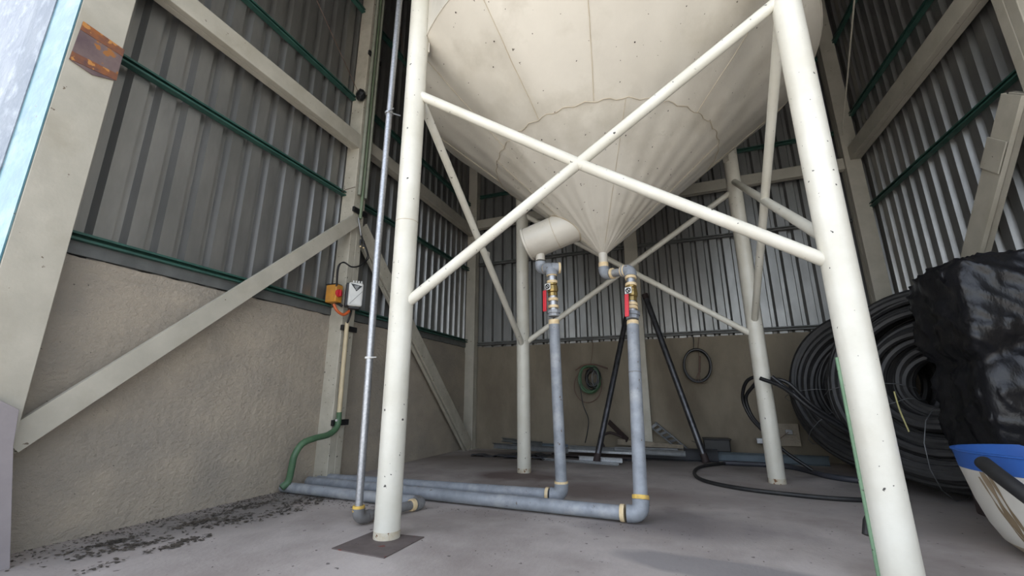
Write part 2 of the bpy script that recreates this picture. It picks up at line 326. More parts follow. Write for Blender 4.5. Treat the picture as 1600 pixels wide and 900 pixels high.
# ---- near left column with its pale blue outer flashing
t = thing('door_column', (-3.48, 1.2, 0), 'big cream entrance column at far left with rust patch and pale blue outer face', 'column')
bx('inner_face', (-3.46, 1.085, 0), (-3.395, 1.335, ZT), 'cream', t, 0.004)
bm = bmesh.new(); box(bm, (-3.66, 1.10, 0), (-3.46, 1.32, ZT)); obj('core', bm, 'cream', t)
bm = bmesh.new(); sheetprism(bm, [(-3.396, 1.083, 0), (-3.396, 1.083, ZT), (-3.70, 1.074, ZT), (-3.70, 1.074, 0)], (0, -1, 0), 0.008); tagb = obj('blue_flashing', bm, 'blueflash', t); tagb['label'] = 'pale blue painted outer face'
bm = bmesh.new(); sheetprism(bm, [(-3.69, 1.06, 0), (-3.69, 1.06, ZT), (-3.86, 1.03, ZT), (-3.86, 1.03, 0)], (0, 1, 0), 0.006)
sheetprism(bm, [(-3.86, 1.03, 0), (-3.86, 1.03, ZT), (-4.5, 0.98, ZT), (-4.5, 0.98, 0)], (0, 1, 0), 0.006); o = obj('galvanised_flashing', bm, 'galvflash', t); o['label'] = 'bright galvanised sheet edge'
bm = bmesh.new()
RP = [(-3.39, 1.11, 3.22), (-3.39, 1.23, 3.21), (-3.39, 1.34, 3.2), (-3.39, 1.34, 2.95), (-3.39, 1.22, 2.9), (-3.39, 1.1, 2.92)]
sheetprism(bm, RP, (1, 0, 0), 0.005); o = obj('splice_plate', bm, 'rustdark', t); o['label'] = 'rusty splice plate'
bm = bmesh.new(); e0, e1, e2, e3 = V(RP[0]), V(RP[2]), V(RP[3]), V(RP[5])
for u0, u1 in ((0, .22), (.80, 1.0)): sheetprism(bm, [e0.lerp(e3, u0), e1.lerp(e2, u0), e1.lerp(e2, u1), e0.lerp(e3, u1)], (1, 0, 0), 0.008)
obj('rust_scale', bm, 'rust', t)
# gusset at the foot of the near left column
bm = bmesh.new(); sheetprism(bm, [(-3.35, 1.20, 0.86), (-3.35, 1.30, 0.80), (-3.35, 1.315, 0.62), (-3.35, 1.43, 0.0), (-3.35, 1.05, 0.0), (-3.35, 1.05, 0.8)], (1, 0, 0), -0.04)
tag(obj('gusset_plate', bm, 'mauve', None, bevel=0.002), 'mauve grey plate standing at the foot of the far left entrance column', 'plate')

# ---- horizontal beams: box tubes with a seam edge
def beam(p0, p1, w, h, label, m='cream'):
    t = thing('beam', p0, label, 'beam'); p0, p1 = V(p0), V(p1); d = (p1 - p0).normalized(); s = Vector((0, 0, 1)); n = d.cross(s).normalized()
    bm = bmesh.new(); prof_bar(bm, p0 - n * w * .25, p1 - n * w * .25, rect(h, w / 2 - .003), s); obj('channel', bm, m, t, bevel=0.005)
    bm = bmesh.new(); prof_bar(bm, p0 + n * w * .25, p1 + n * w * .25, rect(h, w / 2 - .003), s); obj('channel', bm, m, t, bevel=0.005)
    return t
beam((-3.54, 1.30, 4.0), (-3.54, 3.76, 4.0), 0.13, 0.19, 'cream horizontal beam high on the left wall, nearer bay')
beam((-3.56, 3.97, 4.06), (-3.56, 7.16, 4.06), 0.13, 0.17, 'cream horizontal beam high on the left wall, bay behind the tank')
beam((-3.47, 7.22, 4.22), (2.63, 7.22, 4.28), 0.11, 0.18, 'cream horizontal beam across the back wall under the tank')
beam((2.76, 7.12, 4.40), (2.86, 4.22, 4.42), 0.14, 0.21, 'cream horizontal beam high on the right wall')
# ---- diagonal braces: each two parallel channels back to back with a gap
def brace(p0, p1, label, w=0.15, gap=0.012, m='cream', inn=(1, 0, 0), rot=0.0):
    t = thing('diagonal_brace', p1, label, 'brace'); p0, p1 = V(p0), V(p1); n = V(inn)
    d = (p1 - p0).normalized(); s = d.cross(n).normalized()
    bm = bmesh.new(); prof_bar(bm, p0 + n * 0.045, p1 + n * 0.045, [(-w / 2, -.006), (w / 2, -.006), (w / 2, .03), (w / 2 - .006, .03), (w / 2 - .006, 0.0), (-w / 2 + .006, 0.0), (-w / 2 + .006, .03), (-w / 2, .03)], s); obj('channel', bm, m, t, bevel=0.002)
    bm = bmesh.new(); prof_bar(bm, p0 - n * 0.03 + s * 0.02, p1 - n * 0.03 + s * 0.02, rect(w * .92, .05), s); obj('channel', bm, m, t, bevel=0.004)
    return t
brace((-3.52, 1.34, 0.62), (-3.48, 3.78, 2.93), 'cream diagonal brace crossing the left plaster wall up to the mid column', 0.145)
brace((-3.55, 3.98, 2.93), (-3.52, 7.08, 0.06), 'soiled cream diagonal brace falling from the mid column to the back left corner', 0.19, m='creamworn')
tbr = brace((2.80, 4.24, 3.25), (2.70, 7.05, 0.1), 'cream diagonal brace on the right wall with a lapped splice plate, behind the black bag', 0.22, inn=(-0.999, -0.048, 0))
bm = bmesh.new(); a_ = V((2.80, 4.24, 3.25)); b_ = V((2.70, 7.05, 0.1)); d_ = (b_ - a_).normalized(); prof_bar(bm, a_ + d_ * 0.35 + V((-0.065, 0, 0.0)), a_ + d_ * 0.62 + V((-0.065, 0, 0.0)), rect(0.235, 0.012), d_.cross(V((1, 0, 0)))); obj('splice_plate', bm, 'cream', tbr, bevel=0.002)
# ---- tie rods and their clamp
t = thing('tie_rod', (-3.5, 3.74, 4.62), 'thin rusty tie rod running up across the left wall sheets, knotted at the column', 'rod')
tb('rod', [(-3.5, 3.72, 4.62), (-3.5, 2.88, 5.31)], 0.004, 'wire', t, 6)
bm = bmesh.new(); bmesh.ops.create_icosphere(bm, subdivisions=2, radius=0.06, matrix=Matrix.Translation((-3.5, 3.72, 4.66)) @ Matrix.Scale(1.5, 4, (0, 0, 1)))
for v in bm.verts: v.co += Vector((random.uniform(-1, 1), random.uniform(-1, 1), random.uniform(-1, 1))) * 0.008
obj('clamp', bm, 'black', t)
for k in range(3): tb('wire_end', smooth_path([(-3.47, 3.74, 4.64), (-3.45, 3.79 + .02 * k, 4.70 + 0.02 * k), (-3.44, 3.82 + .03 * k, 4.69 + .04 * k)], 4), 0.005, 'wire', t, 6)
t = tb('tie_rod', [(-3.5, 4.26, 6.77), (-3.5, 4.55, 5.91)], 0.004, 'wire', None, 6); tag(t, 'thin tie rod seen between the galvanised riser and the front left silo leg', 'rod')
t = tb('tie_rod', [(2.57, 5.6, 5.93), (2.60, 6.95, 4.63)], 0.011, 'cream', None, 8); tag(t, 'long pale rod hanging near the back right column', 'rod')
t = tb('wire_end', smooth_path([(-3.47, 3.75, 3.36), (-3.5, 3.63, 3.27), (-3.62, 3.69, 3.29)], 5), 0.004, 'wire', None, 6); tag(t, 'short rusty wire tied to the left column at the middle green purlin', 'wire')

# ---------------------------------------------------------------- silo
CX, CY, RT, ZR, ZN, RN = -0.5, 4.0, 1.92, 3.85, 2.22, 0.042
def cxz(z): return CX - 0.075 * (ZR - z) / (ZR - ZN)      # the cone's tip hangs a little off the axis
LEG = {'FL': (-1.818, 2.537), 'BL': (-1.833, 5.219), 'BR': (0.866, 5.484), 'FR': (0.876, 2.716)}
t = silo = thing('silo', (CX, CY, 0), 'big cream painted steel silo with conical bottom standing on four tubular legs', 'silo')
def rz(r): return ZN + (r - RN) * (ZR - ZN) / (RT - RN)
NS = 96
bm = bmesh.new(); lathe(bm, [(RT, ZR), (RT, 5.0), (RT, 6.5), (0.3, 7.1), (0.02, 7.1)], (CX, CY, 0), NS); shell = obj('shell', bm, 'tank', t, True)
def rwob(a, r):   # plates are not perfectly round: slight flat streaks fading towards the rim
    return 0.0018 * math.sin(a * 17 + 1.3) + 0.0022 * math.sin(a * 31 + r * 2) + 0.0024 * math.sin(a * 11 + 2.0)
def cone_sector(a0, a1, r0, r1, name='cone_plate', lift=0.0):
    bm = bmesh.new(); na = max(8, int((a1 - a0) * 60)); nr = 14; G = []
    for i in range(na + 1):
        a = a0 + (a1 - a0) * i / na; row = []
        for j in range(nr + 1):
            r = r0 + (r1 - r0) * j / nr; k = rwob(a, r) * min(1, r / .4) * (1 - min(1, max(0, (r - 1.6) / .3))) + lift
            row.append(bm.verts.new((cxz(rz(r)) + (r + k * .6) * math.cos(a), CY + (r + k * .6) * math.sin(a), rz(r) - k * .7)))
        G.append(row)
    for i in range(na):
        for j in range(nr): bm.faces.new((G[i][j], G[i + 1][j], G[i + 1][j + 1], G[i][j + 1]))
    return obj(name, bm, 'tank', t, True)
D = math.radians
upper = [-172, -136.5, -109.5, -84, -36, 20, 75, 130, 188]
for a, b in zip(upper[:-1], upper[1:]): cone_sector(D(a), D(b), 1.08, RT)
lower = [-150, -71, -5, 80, 150, 210]
for a, b in zip(lower[:-1], lower[1:]): cone_sector(D(a), D(b), RN, 1.08)
def seam(pts_ra, r=0.004, name='weld_seam'):
    P = []
    for rr, a in pts_ra: P.append((cxz(rz(rr)) + rr * math.cos(a), CY + rr * math.sin(a), rz(rr) - 0.005))
    tb(name, P, r, 'seam', t, 6)
for a in upper[:-1]:
    seam([(1.08 + (RT - 1.08) * k / 12, D(a + random.uniform(-.15, .15))) for k in range(13)], 0.003)
for a in (-150, -71, -5): seam([(0.12 + 0.96 * k / 12, D(a)) for k in range(13)], 0.0022)
seam([(1.08 + 0.008 * math.sin(a * 40), a + 0.0) for a in [D(k * 2.5 - 180) for k in range(145)]], 0.0035)
bm = bmesh.new(); tube(bm, [(CX + RT * math.cos(k * .0654), CY + RT * math.sin(k * .0654), ZR) for k in range(96)], 0.006, 6, closed=True); obj('rim_weld', bm, 'tank', t, True)
# small dark drops of dirt and paint runs that sit on the plates (real flakes)
bm = bmesh.new()
for k in range(150):
    a = D(random.uniform(-170, -10)); r = random.uniform(0.3, 1.88) ; sz = random.uniform(.003, .008)
    c = Vector((cxz(rz(r)) + r * math.cos(a), CY + r * math.sin(a), rz(r) - 0.007)); n = Vector((math.cos(a) * .63, math.sin(a) * .63, -.77)); u = n.orthogonal().normalized(); v2 = n.cross(u)
    e = random.uniform(.4, 1); bm.faces.new([bm.verts.new(c + u * sz * math.cos(q) * e + v2 * sz * math.sin(q)) for q in (0, 1.2, 2.5, 3.8, 5.1)])
o = obj('paint_chip', bm, 'brown', t); o['kind'] = 'stuff'
# neck at the tip
tb('outlet_neck', [(cxz(ZN), CY, 2.26), (cxz(ZN), CY, 2.07)], 0.043, 'tank', t, 24)
tb('neck_collar', [(cxz(ZN), CY, 2.125), (cxz(ZN), CY, 2.065)], 0.047, 'tape', t, 24)
# side manway drum
A0, A1 = V((-0.70, 3.93, 2.57)), V((-1.315, 3.93, 2.39)); dr = (A1 - A0).normalized()
bm = bmesh.new(); tube(bm, [A0, A0.lerp(A1, .5), A1], 0.168, 40, cap=True); drum = obj('side_drum', bm, 'tank', t, True)
tb('drum_rim', [A1 - dr * 0.01, A1 + dr * 0.012], 0.176, 'tank', t, 40)
m_ = A0.lerp(A1, .52); tb('drum_seam', [m_, m_ + dr * 0.006], 0.1705, 'seam', t, 40)
bm = bmesh.new()   # weld bead where the drum meets the cone
pts = []
s_ = dr.orthogonal().normalized(); q_ = dr.cross(s_)
for k in range(48):
    e = s_ * math.cos(k * math.pi / 24) * .17 + q_ * math.sin(k * math.pi / 24) * .17; lo, hi = -0.4, 0.7
    for _ in range(30):
        mid = (lo + hi) / 2; p = A0 + dr * mid + e; r = math.hypot(p.x - cxz(p.z), p.y - CY)
        if r < RN + (p.z - ZN) * (RT - RN) / (ZR - ZN): lo = mid
        else: hi = mid
    pts.append(A0 + dr * lo + e)
tube(bm, pts, 0.007, 6, closed=True); obj('drum_weld', bm, 'seam', t, True)
DO = V((-1.19, 3.93, 0)); tb('drum_outlet', [(DO.x, DO.y, 2.34), (DO.x, DO.y, 2.20)], 0.048, 'tank', t, 20)
# legs
for k, (x, y) in LEG.items():
    o = tb('leg', [(x, y, 0.0), (x, y, 1.2), (x, y, 2.4), (x, y, 5.0)], 0.083, 'leg', t, 32)
    tb('leg_foot', [(x, y, 0.0), (x, y, 0.05)], 0.0838, 'legrust', t, 32)
    if k == 'FL': tb('leg_weld', [(x, y, 2.145), (x, y, 2.150)], 0.0842, 'seam', t, 32)
    a = math.atan2(y - CY, x - CX); p = Vector((x - 0.06 * math.cos(a), y - 0.06 * math.sin(a), 0))
    bm = bmesh.new(); box(bm, (-.05, -.035, 3.72), (.09, .035, 4.9)); bm.transform(Matrix.Translation((x, y, 0)) @ Matrix.Rotation(a + math.pi, 4, 'Z')); obj('leg_bracket', bm, 'tank', t)
# cross braces: round tube, one runs through and the other is in two halves
def strut(p0, p1, r=0.036): tb('cross_brace', [p0, V(p0).lerp(V(p1), .5), p1], r, 'leg', t, 20)
def cross(a, b, z0, z1, r=0.036, zm=(0, 0)):
    ax_, ay = LEG[a]; bx_, by = LEG[b]
    strut((ax_, ay, z0), (bx_, by, z1 + zm[1]), r)
    m = V(((ax_ + bx_) / 2, (ay + by) / 2, (z0 + z1) / 2)); d = (V((bx_, by, z0 + zm[0])) - V((ax_, ay, z1))).normalized()
    strut((ax_, ay, z1), m, r); strut(m, (bx_, by, z0 + zm[0]), r)
cross('FL', 'FR', 1.49, 3.30, 0.038, (0.06, 0.10))
cross('BL', 'BR', 1.53, 3.36, 0.034)
cross('FR', 'BR', 1.68, 3.47, 0.036)
strut((LEG['FL'][0], LEG['FL'][1], 3.36), (LEG['BL'][0], LEG['BL'][1], 1.50), 0.036)
bm = bmesh.new(); box(bm, (-.02, -.025, -.045), (.02, .025, .045)); bm.transform(Matrix.Translation((-1.835, 4.06, 2.37))); obj('brace_lug', bm, 'leg', t)
# base plate under the front left leg
bm = bmesh.new(); sheetprism(bm, [(-1.994, 2.254, 0), (-1.98, 2.606, 0), (-1.60, 2.63, 0), (-1.607, 2.232, 0)], (0, 0, 1), 0.006); obj('base_plate', bm, 'baseplate', t)

# ---------------------------------------------------------------- pipework
def elbow(name, p, din, dout, r, m, parent, rad=None):
    """90 degree elbow at corner p; din/dout point away from the corner"""
    p, a, b = V(p), V(din).normalized(), V(dout).normalized(); q = (rad or r * 1.35); P = []
    for k in range(9):
        u = k / 8; P.append((p + a * q) * (1 - u) ** 2 + p * 2 * u * (1 - u) + (p + b * q) * u * u)
    bm = bmesh.new(); tube(bm, [P[0] + a * r * .4] + P + [P[-1] + b * r * .4], [r * 1.22] + [r * 1.17] * 9 + [r * 1.22], 20); obj(name, bm, m, parent, True)
def along(p0, p1, z):  # point of the riser at height z
    p0, p1 = V(p0), V(p1); return p0.lerp(p1, (z - p0.z) / (p1.z - p0.z))
def band(p, d, r, h, m, parent, name='tape_wrap', seg=20):
    p, d = V(p), V(d).normalized(); tb(name, [p - d * h / 2, p - d * h / 4, p + d * h / 4, p + d * h / 2], [r * .97, r, r, r * .97], m, parent, seg)
def hexband(p, d, r, h, m, parent, name='union_nut'): 
    p, d = V(p), V(d).normalized(); bm = bmesh.new(); tube(bm, [p - d * h / 2, p + d * h / 2], r, 8); obj(name, bm, m, parent, bevel=0.002)
def valve_stack(parent, B, T, z, r, side):
    """z: dict of heights read off the photograph"""
    d = (V(T) - V(B)).normalized(); P = lambda h: along(B, T, h)
    band(P(z['t1']), d, r * 1.2, .028, 'tape', parent)
    tb('nipple', [P(z['t1']), P(z['t2'])], r * .92, 'galv', parent, 18)
    band(P(z['t2']), d, r * 1.22, .026, 'tape', parent)
    v = bpy.data.objects.new('ball_valve', None); C.objects.link(v); v.parent = parent; v.location = Vector((0, 0, 0))
    w_ = V((0, 0, 0)); 
    a, b = P(z['v0']), P(z['v1']); m = a.lerp(b, .5); L_ = (a - b).length
    bm = bmesh.new(); tube(bm, [a, a.lerp(b, .14), a.lerp(b, .16), a.lerp(b, .24), a.lerp(b, .5), a.lerp(b, .68), a.lerp(b, .74), a.lerp(b, .76), b], [r * 1.12, r * 1.12, r * .95, r * 1.22, r * 1.32, r * 1.2, r * .85, r * 1.08, r * 1.08], 10)
    body = obj('valve_body', bm, 'brass', parent); v_parent = body
    bpy.data.objects.remove(v)
    sd = V(side).normalized(); tside = d.cross(sd).normalized()
    q = a.lerp(b, .42) + sd * r * 1.25
    tb('valve_stem', [q - sd * .02, q + sd * .022], .012, 'brass', body, 10)
    # white tag with a round black mark and a diagonal
    bm = bmesh.new(); box(bm, (-.03, -.03, 0), (.03, .03, .004)); rot = Matrix((tside, -d, sd)).transposed().to_4x4()
    mt = Matrix.Translation(q + sd * 0.024) @ rot; bm.transform(mt); obj('valve_tag', bm, 'white', body)
    bm = bmesh.new(); tube(bm, [(.019 * math.cos(k * .3927), .019 * math.sin(k * .3927), .006) for k in range(16)], .005, 6, closed=True); tube(bm, [(-.007, -.010, .006), (.008, .011, .006)], .005, 6); bm.transform(mt); obj('tag_mark', bm, 'black', body)
    # lever: flat bar in a red sleeve, cranked outwards, hanging down
    off = -tside * z.get('hoff', .012)
    L0 = q + sd * .018; L1 = P(z['h0']) + sd * (r * 1.25 + .035) + off; L2 = P(z['h1']) + sd * (r * 1.25 + .045) + off
    bar('lever', L0, L1, .02, .005, tside, 'galv', body, 0)
    bar('handle', L1, L2, .036, .014, tside, 'red', body, .004)
    band(P(z['t3']), d, r * 1.2, .026, 'tape', parent)
    tb('nipple', [P(z['v1']), P(z['u0'])], r * .92, 'galv', parent, 18)
    band(P(z['t4']), d, r * 1.2, .026, 'tape', parent)
    hexband(P(z['u0'] * .3 + z['u1'] * .7), d, r * 1.25, abs(z['u1'] - z['u0']) * .6, 'pvc', parent)
    hexband(P(z['u0'] * .7 + z['u1'] * .3), d, r * 1.55, abs(z['u1'] - z['u0']) * .45, 'pvc', parent)
    band(P(z['t5']), d, r * 1.2, .045, 'tape', parent)
PR = 0.056

CTL = lambda *a: V(a)
# right hand outlet: cone tip > valve > floor > left wall
t = thing('outlet_pipe', (-0.33, 3.42, 0), 'grey pipe from the cone tip through the right red-handled valve down to the floor', 'pipe')
PR = 0.050
B, T_ = V((-0.33, 3.42, 0.062)), V((-0.317, 3.86, 1.987)); d = (T_ - B).normalized(); tip = V((cxz(ZN), CY, 2.0))
elbow('elbow', tip, (0, 0, 1), T_ - tip, .043, 'pvc', t, .062)
hd = (T_ - tip).normalized()
band(tip + hd * .098, hd, .053, .022, 'tape', t); tb('nipple', [tip + hd * .09, T_ - hd * .06], .038, 'galv', t, 18); band(T_ - hd * .078, hd, .053, .022, 'tape', t); band(T_ - hd * .054, hd, .056, .02, 'tape', t)
elbow('elbow', T_, -hd, B - T_, .047, 'pvc', t, .055)
valve_stack(t, B, T_, dict(t1=1.905, t2=1.832, v0=1.821, v1=1.673, h0=1.72, h1=1.513, t3=1.645, t4=1.612, u0=1.578, u1=1.510, t5=1.472), .042, (-0.25, -1, 0.1))
tb('riser', [along(B, T_, 1.47), along(B, T_, .8), along(B, T_, .15)], PR, 'pvc', t, 24)
o = tb('riser_joint', [along(B, T_, 1.06), along(B, T_, 1.052)], PR * 1.015, 'pvcdirty', t, 24)
band(along(B, T_, .172), d, PR * 1.2, .028, 'yellow', t)
E1 = V((-0.33, 3.42, 0.062)); W1 = V((-3.55, 3.60, 0.055)); hd = (W1 - E1).normalized()
elbow('elbow', E1, d, hd, PR, 'pvc', t, .075)
band(E1 + hd * .13, hd, PR * 1.18, .03, 'tape', t)
tb('floor_pipe', [E1 + hd * .12, E1.lerp(W1, .5), W1], PR, 'pvc', t, 24)
# left outlet: side drum > valve > floor
t = thing('outlet_pipe', (-1.01, 3.83, 0), 'grey pipe from the side drum through the left red-handled valve down to the floor', 'pipe')
B, T_ = V((-1.01, 3.83, 0.062)), V((-1.045, 3.82, 2.075)); d = (T_ - B).normalized(); tip = V((-1.19, 3.93, 2.105))
elbow('elbow', tip, (0, 0, 1), T_ - tip, .045, 'pvc', t, .06); hd = (T_ - tip).normalized()
tb('nipple', [tip + hd * .08, T_ - hd * .05], .04, 'galv', t, 18); band(T_ - hd * .075, hd, .055, .022, 'tape', t)
elbow('elbow', T_, -hd, B - T_, .047, 'pvc', t, .055)
band(T_ + V((.068, 0.03, 0)), (.9, .4, 0), .055, .02, 'tape', t, 'end_cap'); tb('end_plug', [T_, T_ + V((.06, .027, 0))], .05, 'pvc', t, 16)
valve_stack(t, B, T_, dict(t1=2.005, t2=1.932, v0=1.922, v1=1.795, h0=1.835, h1=1.632, t3=1.760, t4=1.692, u0=1.66, u1=1.60, t5=1.545, hoff=.03), .042, (-0.35, -1, 0.05))
tb('riser', [along(B, T_, 1.54), along(B, T_, .8), along(B, T_, .14)], PR * .98, 'pvc', t, 24)
band(along(B, T_, .16), d, PR * 1.18, .028, 'tape', t)
E2 = B.copy(); W2 = V((-3.60, 3.80, 0.055)); hd = (W2 - E2).normalized()
elbow('elbow', E2, d, hd, PR, 'pvc', t, .075); band(E2 + hd * .125, hd, PR * 1.18, .026, 'tape', t)
tb('floor_pipe', [E2 + hd * .11, E2.lerp(W2, .5), W2], PR * .98, 'pvc', t, 24)
# galvanised riser beside the front left leg, with the third floor pipe
t = thing('riser_pipe', (-2.17, 2.685, 0), 'slim galvanised pipe rising left of the front left silo leg from a yellow-taped elbow', 'pipe')
G0 = V((-2.17, 2.685, 0.05)); J = V((-2.02, 3.22, 0.05)); hd = (J - G0).normalized()
tb('riser', [(-2.172, 2.685, .09), (-2.19, 2.685, 2.0), (-2.185, 2.685, 3.3)], .027, 'galv', t, 18)
tb('riser', [(-2.185, 2.685, 3.3), (-2.175, 2.685, 4.3), (-2.165, 2.685, 5.6)], .026, 'galv', t, 18)
tb('pipe_clamp', [(-2.186, 2.685, 3.30), (-2.186, 2.685, 3.318)], .037, 'galv', t, 18)
tb('clamp_rod', [(-2.186, 2.66, 3.309), (-2.10, 2.63, 3.30)], .006, 'galv', t, 8)
tb('clamp_rod', [(-2.15, 2.70, 3.309), (-2.06, 2.68, 3.25)], .006, 'galv', t, 8)
tb('pipe_clamp', [(-2.186, 2.685, 1.15), (-2.186, 2.685, 1.165)], .033, 'white', t, 18)
tb('clamp_tie', [(-2.186, 2.66, 1.157), (-2.10, 2.66, 1.157)], .004, 'white', t, 8)
elbow('elbow', G0, (0, 0, 1), hd, .036, 'pvcdirty', t, .05); band((-2.172, 2.685, .112), (0, 0, 1), .042, .04, 'yellow', t)
band(G0 + hd * .085, hd, .042, .03, 'pvcdirty', t, 'coupling'); tb('floor_pipe', [G0 + hd * .07, J], .033, 'pvcdirty', t, 18); band(G0 + hd * .19, hd, .044, .03, 'tape', t); band(J - hd * .07, hd, .045, .035, 'tape', t)
K = V((-3.60, 3.34, 0.05)); elbow('elbow', J + hd * .03, -hd, K - J, .04, 'pvcdirty', t, .05); tb('floor_pipe', [J + hd * .03 + (K - J).normalized() * .04, K], .045, 'pvc', t, 20)

# ---------------------------------------------------------------- on the left column
FX = -3.47   # inner face of the column
FYN = 3.755  # face that looks towards the entrance
t = thing('isolator_switch', (-3.50, 3.68, 2.0), 'orange switch box with a red rotary knob, left of the white controller', 'switch')
def rbox(name, c, ux, uy, uz, sx, sy, sz, m, parent, bev=.012):
    ux, uy, uz = V(ux).normalized(), V(uy).normalized(), V(uz).normalized(); bm = bmesh.new(); box(bm, (-sx / 2, -sy / 2, -sz / 2), (sx / 2, sy / 2, sz / 2))
    bm.transform(Matrix.Translation(V(c)) @ Matrix((ux, uy, uz)).transposed().to_4x4()); return obj(name, bm, m, parent, bevel=bev)
q = V((-3.55, 3.66, 2)); U = V((1, .08, 0)).normalized(); Nn = V((.08, -1, 0)).normalized(); Z = V((0, 0, 1))
rbox('enclosure', q, U, Nn, Z, .125, .10, .20, 'orange', t, .01)
rbox('lid', q + V((.07, 0, 0)), V((1, 0, 0)), V((0, -1, 0)), Z, .035, .10, .20, 'orange', t, .008)
rbox('top_flange', q + Z * .105, U, Nn, Z, .14, .10, .014, 'black', t, .003)
bm = bmesh.new(); kc = q + V((.095, -.012, .0)); tube(bm, [kc - V((.012, 0, 0)), kc, kc + V((.012, 0, 0)), kc + V((.016, 0, 0))], [.045, .045, .04, .025], 20); obj('knob', bm, 'red', t, True)
rbox('knob_grip', kc + V((.022, 0, 0)), (1, 0, 0), (0, 1, 0), Z, .02, .016, .075, 'red', t, .003)
bar('mounting_strip', q + V((.02, .03, -.09)), q + V((.10, .05, -.135)), .03, .02, (0, 0, 1), 'black', t)
t = thing('pump_controller', (-3.42, 3.74, 2.0), 'white rounded controller box with black triangle badge and black back on the left column', 'controller')
q = V((-3.27, 3.7, 1.98)); U = V((.68, .73, 0)).normalized(); Nn = V((.73, -.68, 0)).normalized()
rbox('front_cover', q, U, Nn, Z, .155, .05, .27, 'white', t, .022)
rbox('back_case', q - Nn * .075 - U * .02, U, Nn, Z, .16, .10, .27, 'black', t, .012)
rbox('bottom_plate', q - Z * .145 - Nn * .05, U, Nn, Z, .12, .08, .03, 'black', t, .008)
fr = q + Nn * .027
bm = bmesh.new(); sheetprism(bm, [fr + U * -.06 + Z * .115, fr + U * .062 + Z * .095, fr + U * .004 + Z * .03], Nn, .004); obj('badge', bm, 'black', t)
for k, wd in enumerate((.05, .036, .02)):
    p = fr + Nn * .006 + Z * (.088 - k * .016) + U * .002; bar('badge_mark', p - U * wd / 2, p + U * wd / 2, .005, .002, (0, 0, 1), 'white', t, 0)
bar('cover_groove', fr + U * -.055 + Z * -.11, fr + U * .068 + Z * .035, .004, .003, (0, 0, 1), 'greysteel', t, 0)
for k in range(4): p = q + Z * .135 + U * (-.03 + .028 * k) ; tb('cable_gland', [p, p + Z * .022], .009, 'white', t, 10)
def cable(pts, r, m, label, cat='cable', group=None, name='cable', n=8, seg=8):
    return tag(tb(name, smooth_path(pts, n), r, m, None, seg), label, cat, group)
t = thing('cable_pair', (-3.4, 3.89, 2.69), 'two black cables with plug connectors looping down to the orange switch box', 'cable')
for k in (0, 1):
    e = k * .012
    tb('cable', smooth_path([(-3.44, 3.84, 2.89), V((-3.42, 3.88, 2.74)) + V((0, e * 2, 0)), V((-3.38, 3.94, 2.59)) + V((0, e * 1.5, 0)), V((-3.38, 3.96, 2.5)) + V((0, e * 2, 0)), V((-3.36, 3.84, 2.37)) + V((0, 0, e * .3)), V((-3.36, 3.7, 2.31)) + V((0, 0, e * .4)), V((-3.4, 3.61, 2.34)) + V((0, 0, e * .6)), V((-3.42, 3.55, 2.27)) + V((0, e * 1.5, 0)), V((-3.47, 3.61, 2.07)) + V((0, e, 0))], 8), .0065, 'black', t, 8)
    p = V((-3.41, 3.86, 2.66)) + V((0, e * 4.5, 0)); tb('connector', [p + V((0, .0, .05)), p, p + V((0, .006, -.03))], .012, 'black', t, 10); tb('connector_nut', [p + V((0, .006, -.03)), p + V((0, .008, -.045))], .012, 'tape', t, 10)
tb('grey_tail', smooth_path([(-3.44, 3.82, 2.98), (-3.42, 3.83, 2.88), (-3.41, 3.86, 2.76)], 5), .006, 'galv', t, 8)
cable([(-3.45, 3.58, 1.86), (-3.42, 3.61, 1.79), (-3.4, 3.69, 1.76), (-3.38, 3.75, 1.81)], .016, 'orangeflex', 'short orange flexible conduit under the orange box and the white box', 'conduit', name='flexible_conduit', seg=12)
cable([(-3.38, 3.78, 1.83), (-3.39, 3.78, 1.77), (-3.42, 3.78, 1.68)], .012, 'black', 'black cable from the white box into the beige conduit')
t = thing('conduit', (-3.43, 3.83, 1.01), 'beige rigid conduit down the left column ending in a green flexible hose to the floor', 'conduit')
tb('rigid_tube', [(-3.43, 3.79, 1.69), (-3.43, 3.8, 0.71)], .024, 'beigepvc', t, 14)
tb('sleeve', [(-3.43, 3.8, 0.72), (-3.43, 3.81, 0.6)], .027, 'flexgreen', t, 14)
P = smooth_path([(-3.43, 3.8, 0.65), (-3.42, 3.77, 0.56), (-3.42, 3.66, 0.5), (-3.42, 3.49, 0.48), (-3.44, 3.36, 0.44), (-3.46, 3.3, 0.34), (-3.48, 3.3, 0.21), (-3.5, 3.3, 0.11), (-3.52, 3.25, 0.06)], 8)
tb('flexible_hose', P, .031, 'flexgreen', t, 14)
for k in (14, 30, 46): tb('hose_ring', [P[k], P[k] + (P[k + 1] - P[k]) * .3], .033, 'flexgreen', t, 14)
t_ = tb('clamp_bolt', [(-3.38, 3.72, 0.64), (-3.38, 3.71, 0.64)], .012, 'white', t, 10)
for z, y0, lb in ((V((-3.45, 3.64, 1.63))[2], 3.74, 'black strap across the left column below the orange box'), (V((-3.45, 3.78, 0.61))[2], 3.74, 'black strap across the left column at the green hose bend'), (V((-3.45, 3.89, 3.07))[2], 3.74, 'black strap across the left column just above the cable connectors'), (V((-3.45, 3.91, 5.34))[2], 3.74, 'black strap holding the green conduits high on the left column')):
    tag(bx('strap', (-3.475, y0, z - .03), (-3.445, 3.98, z + .03), 'black', None, .003), lb, 'strap')
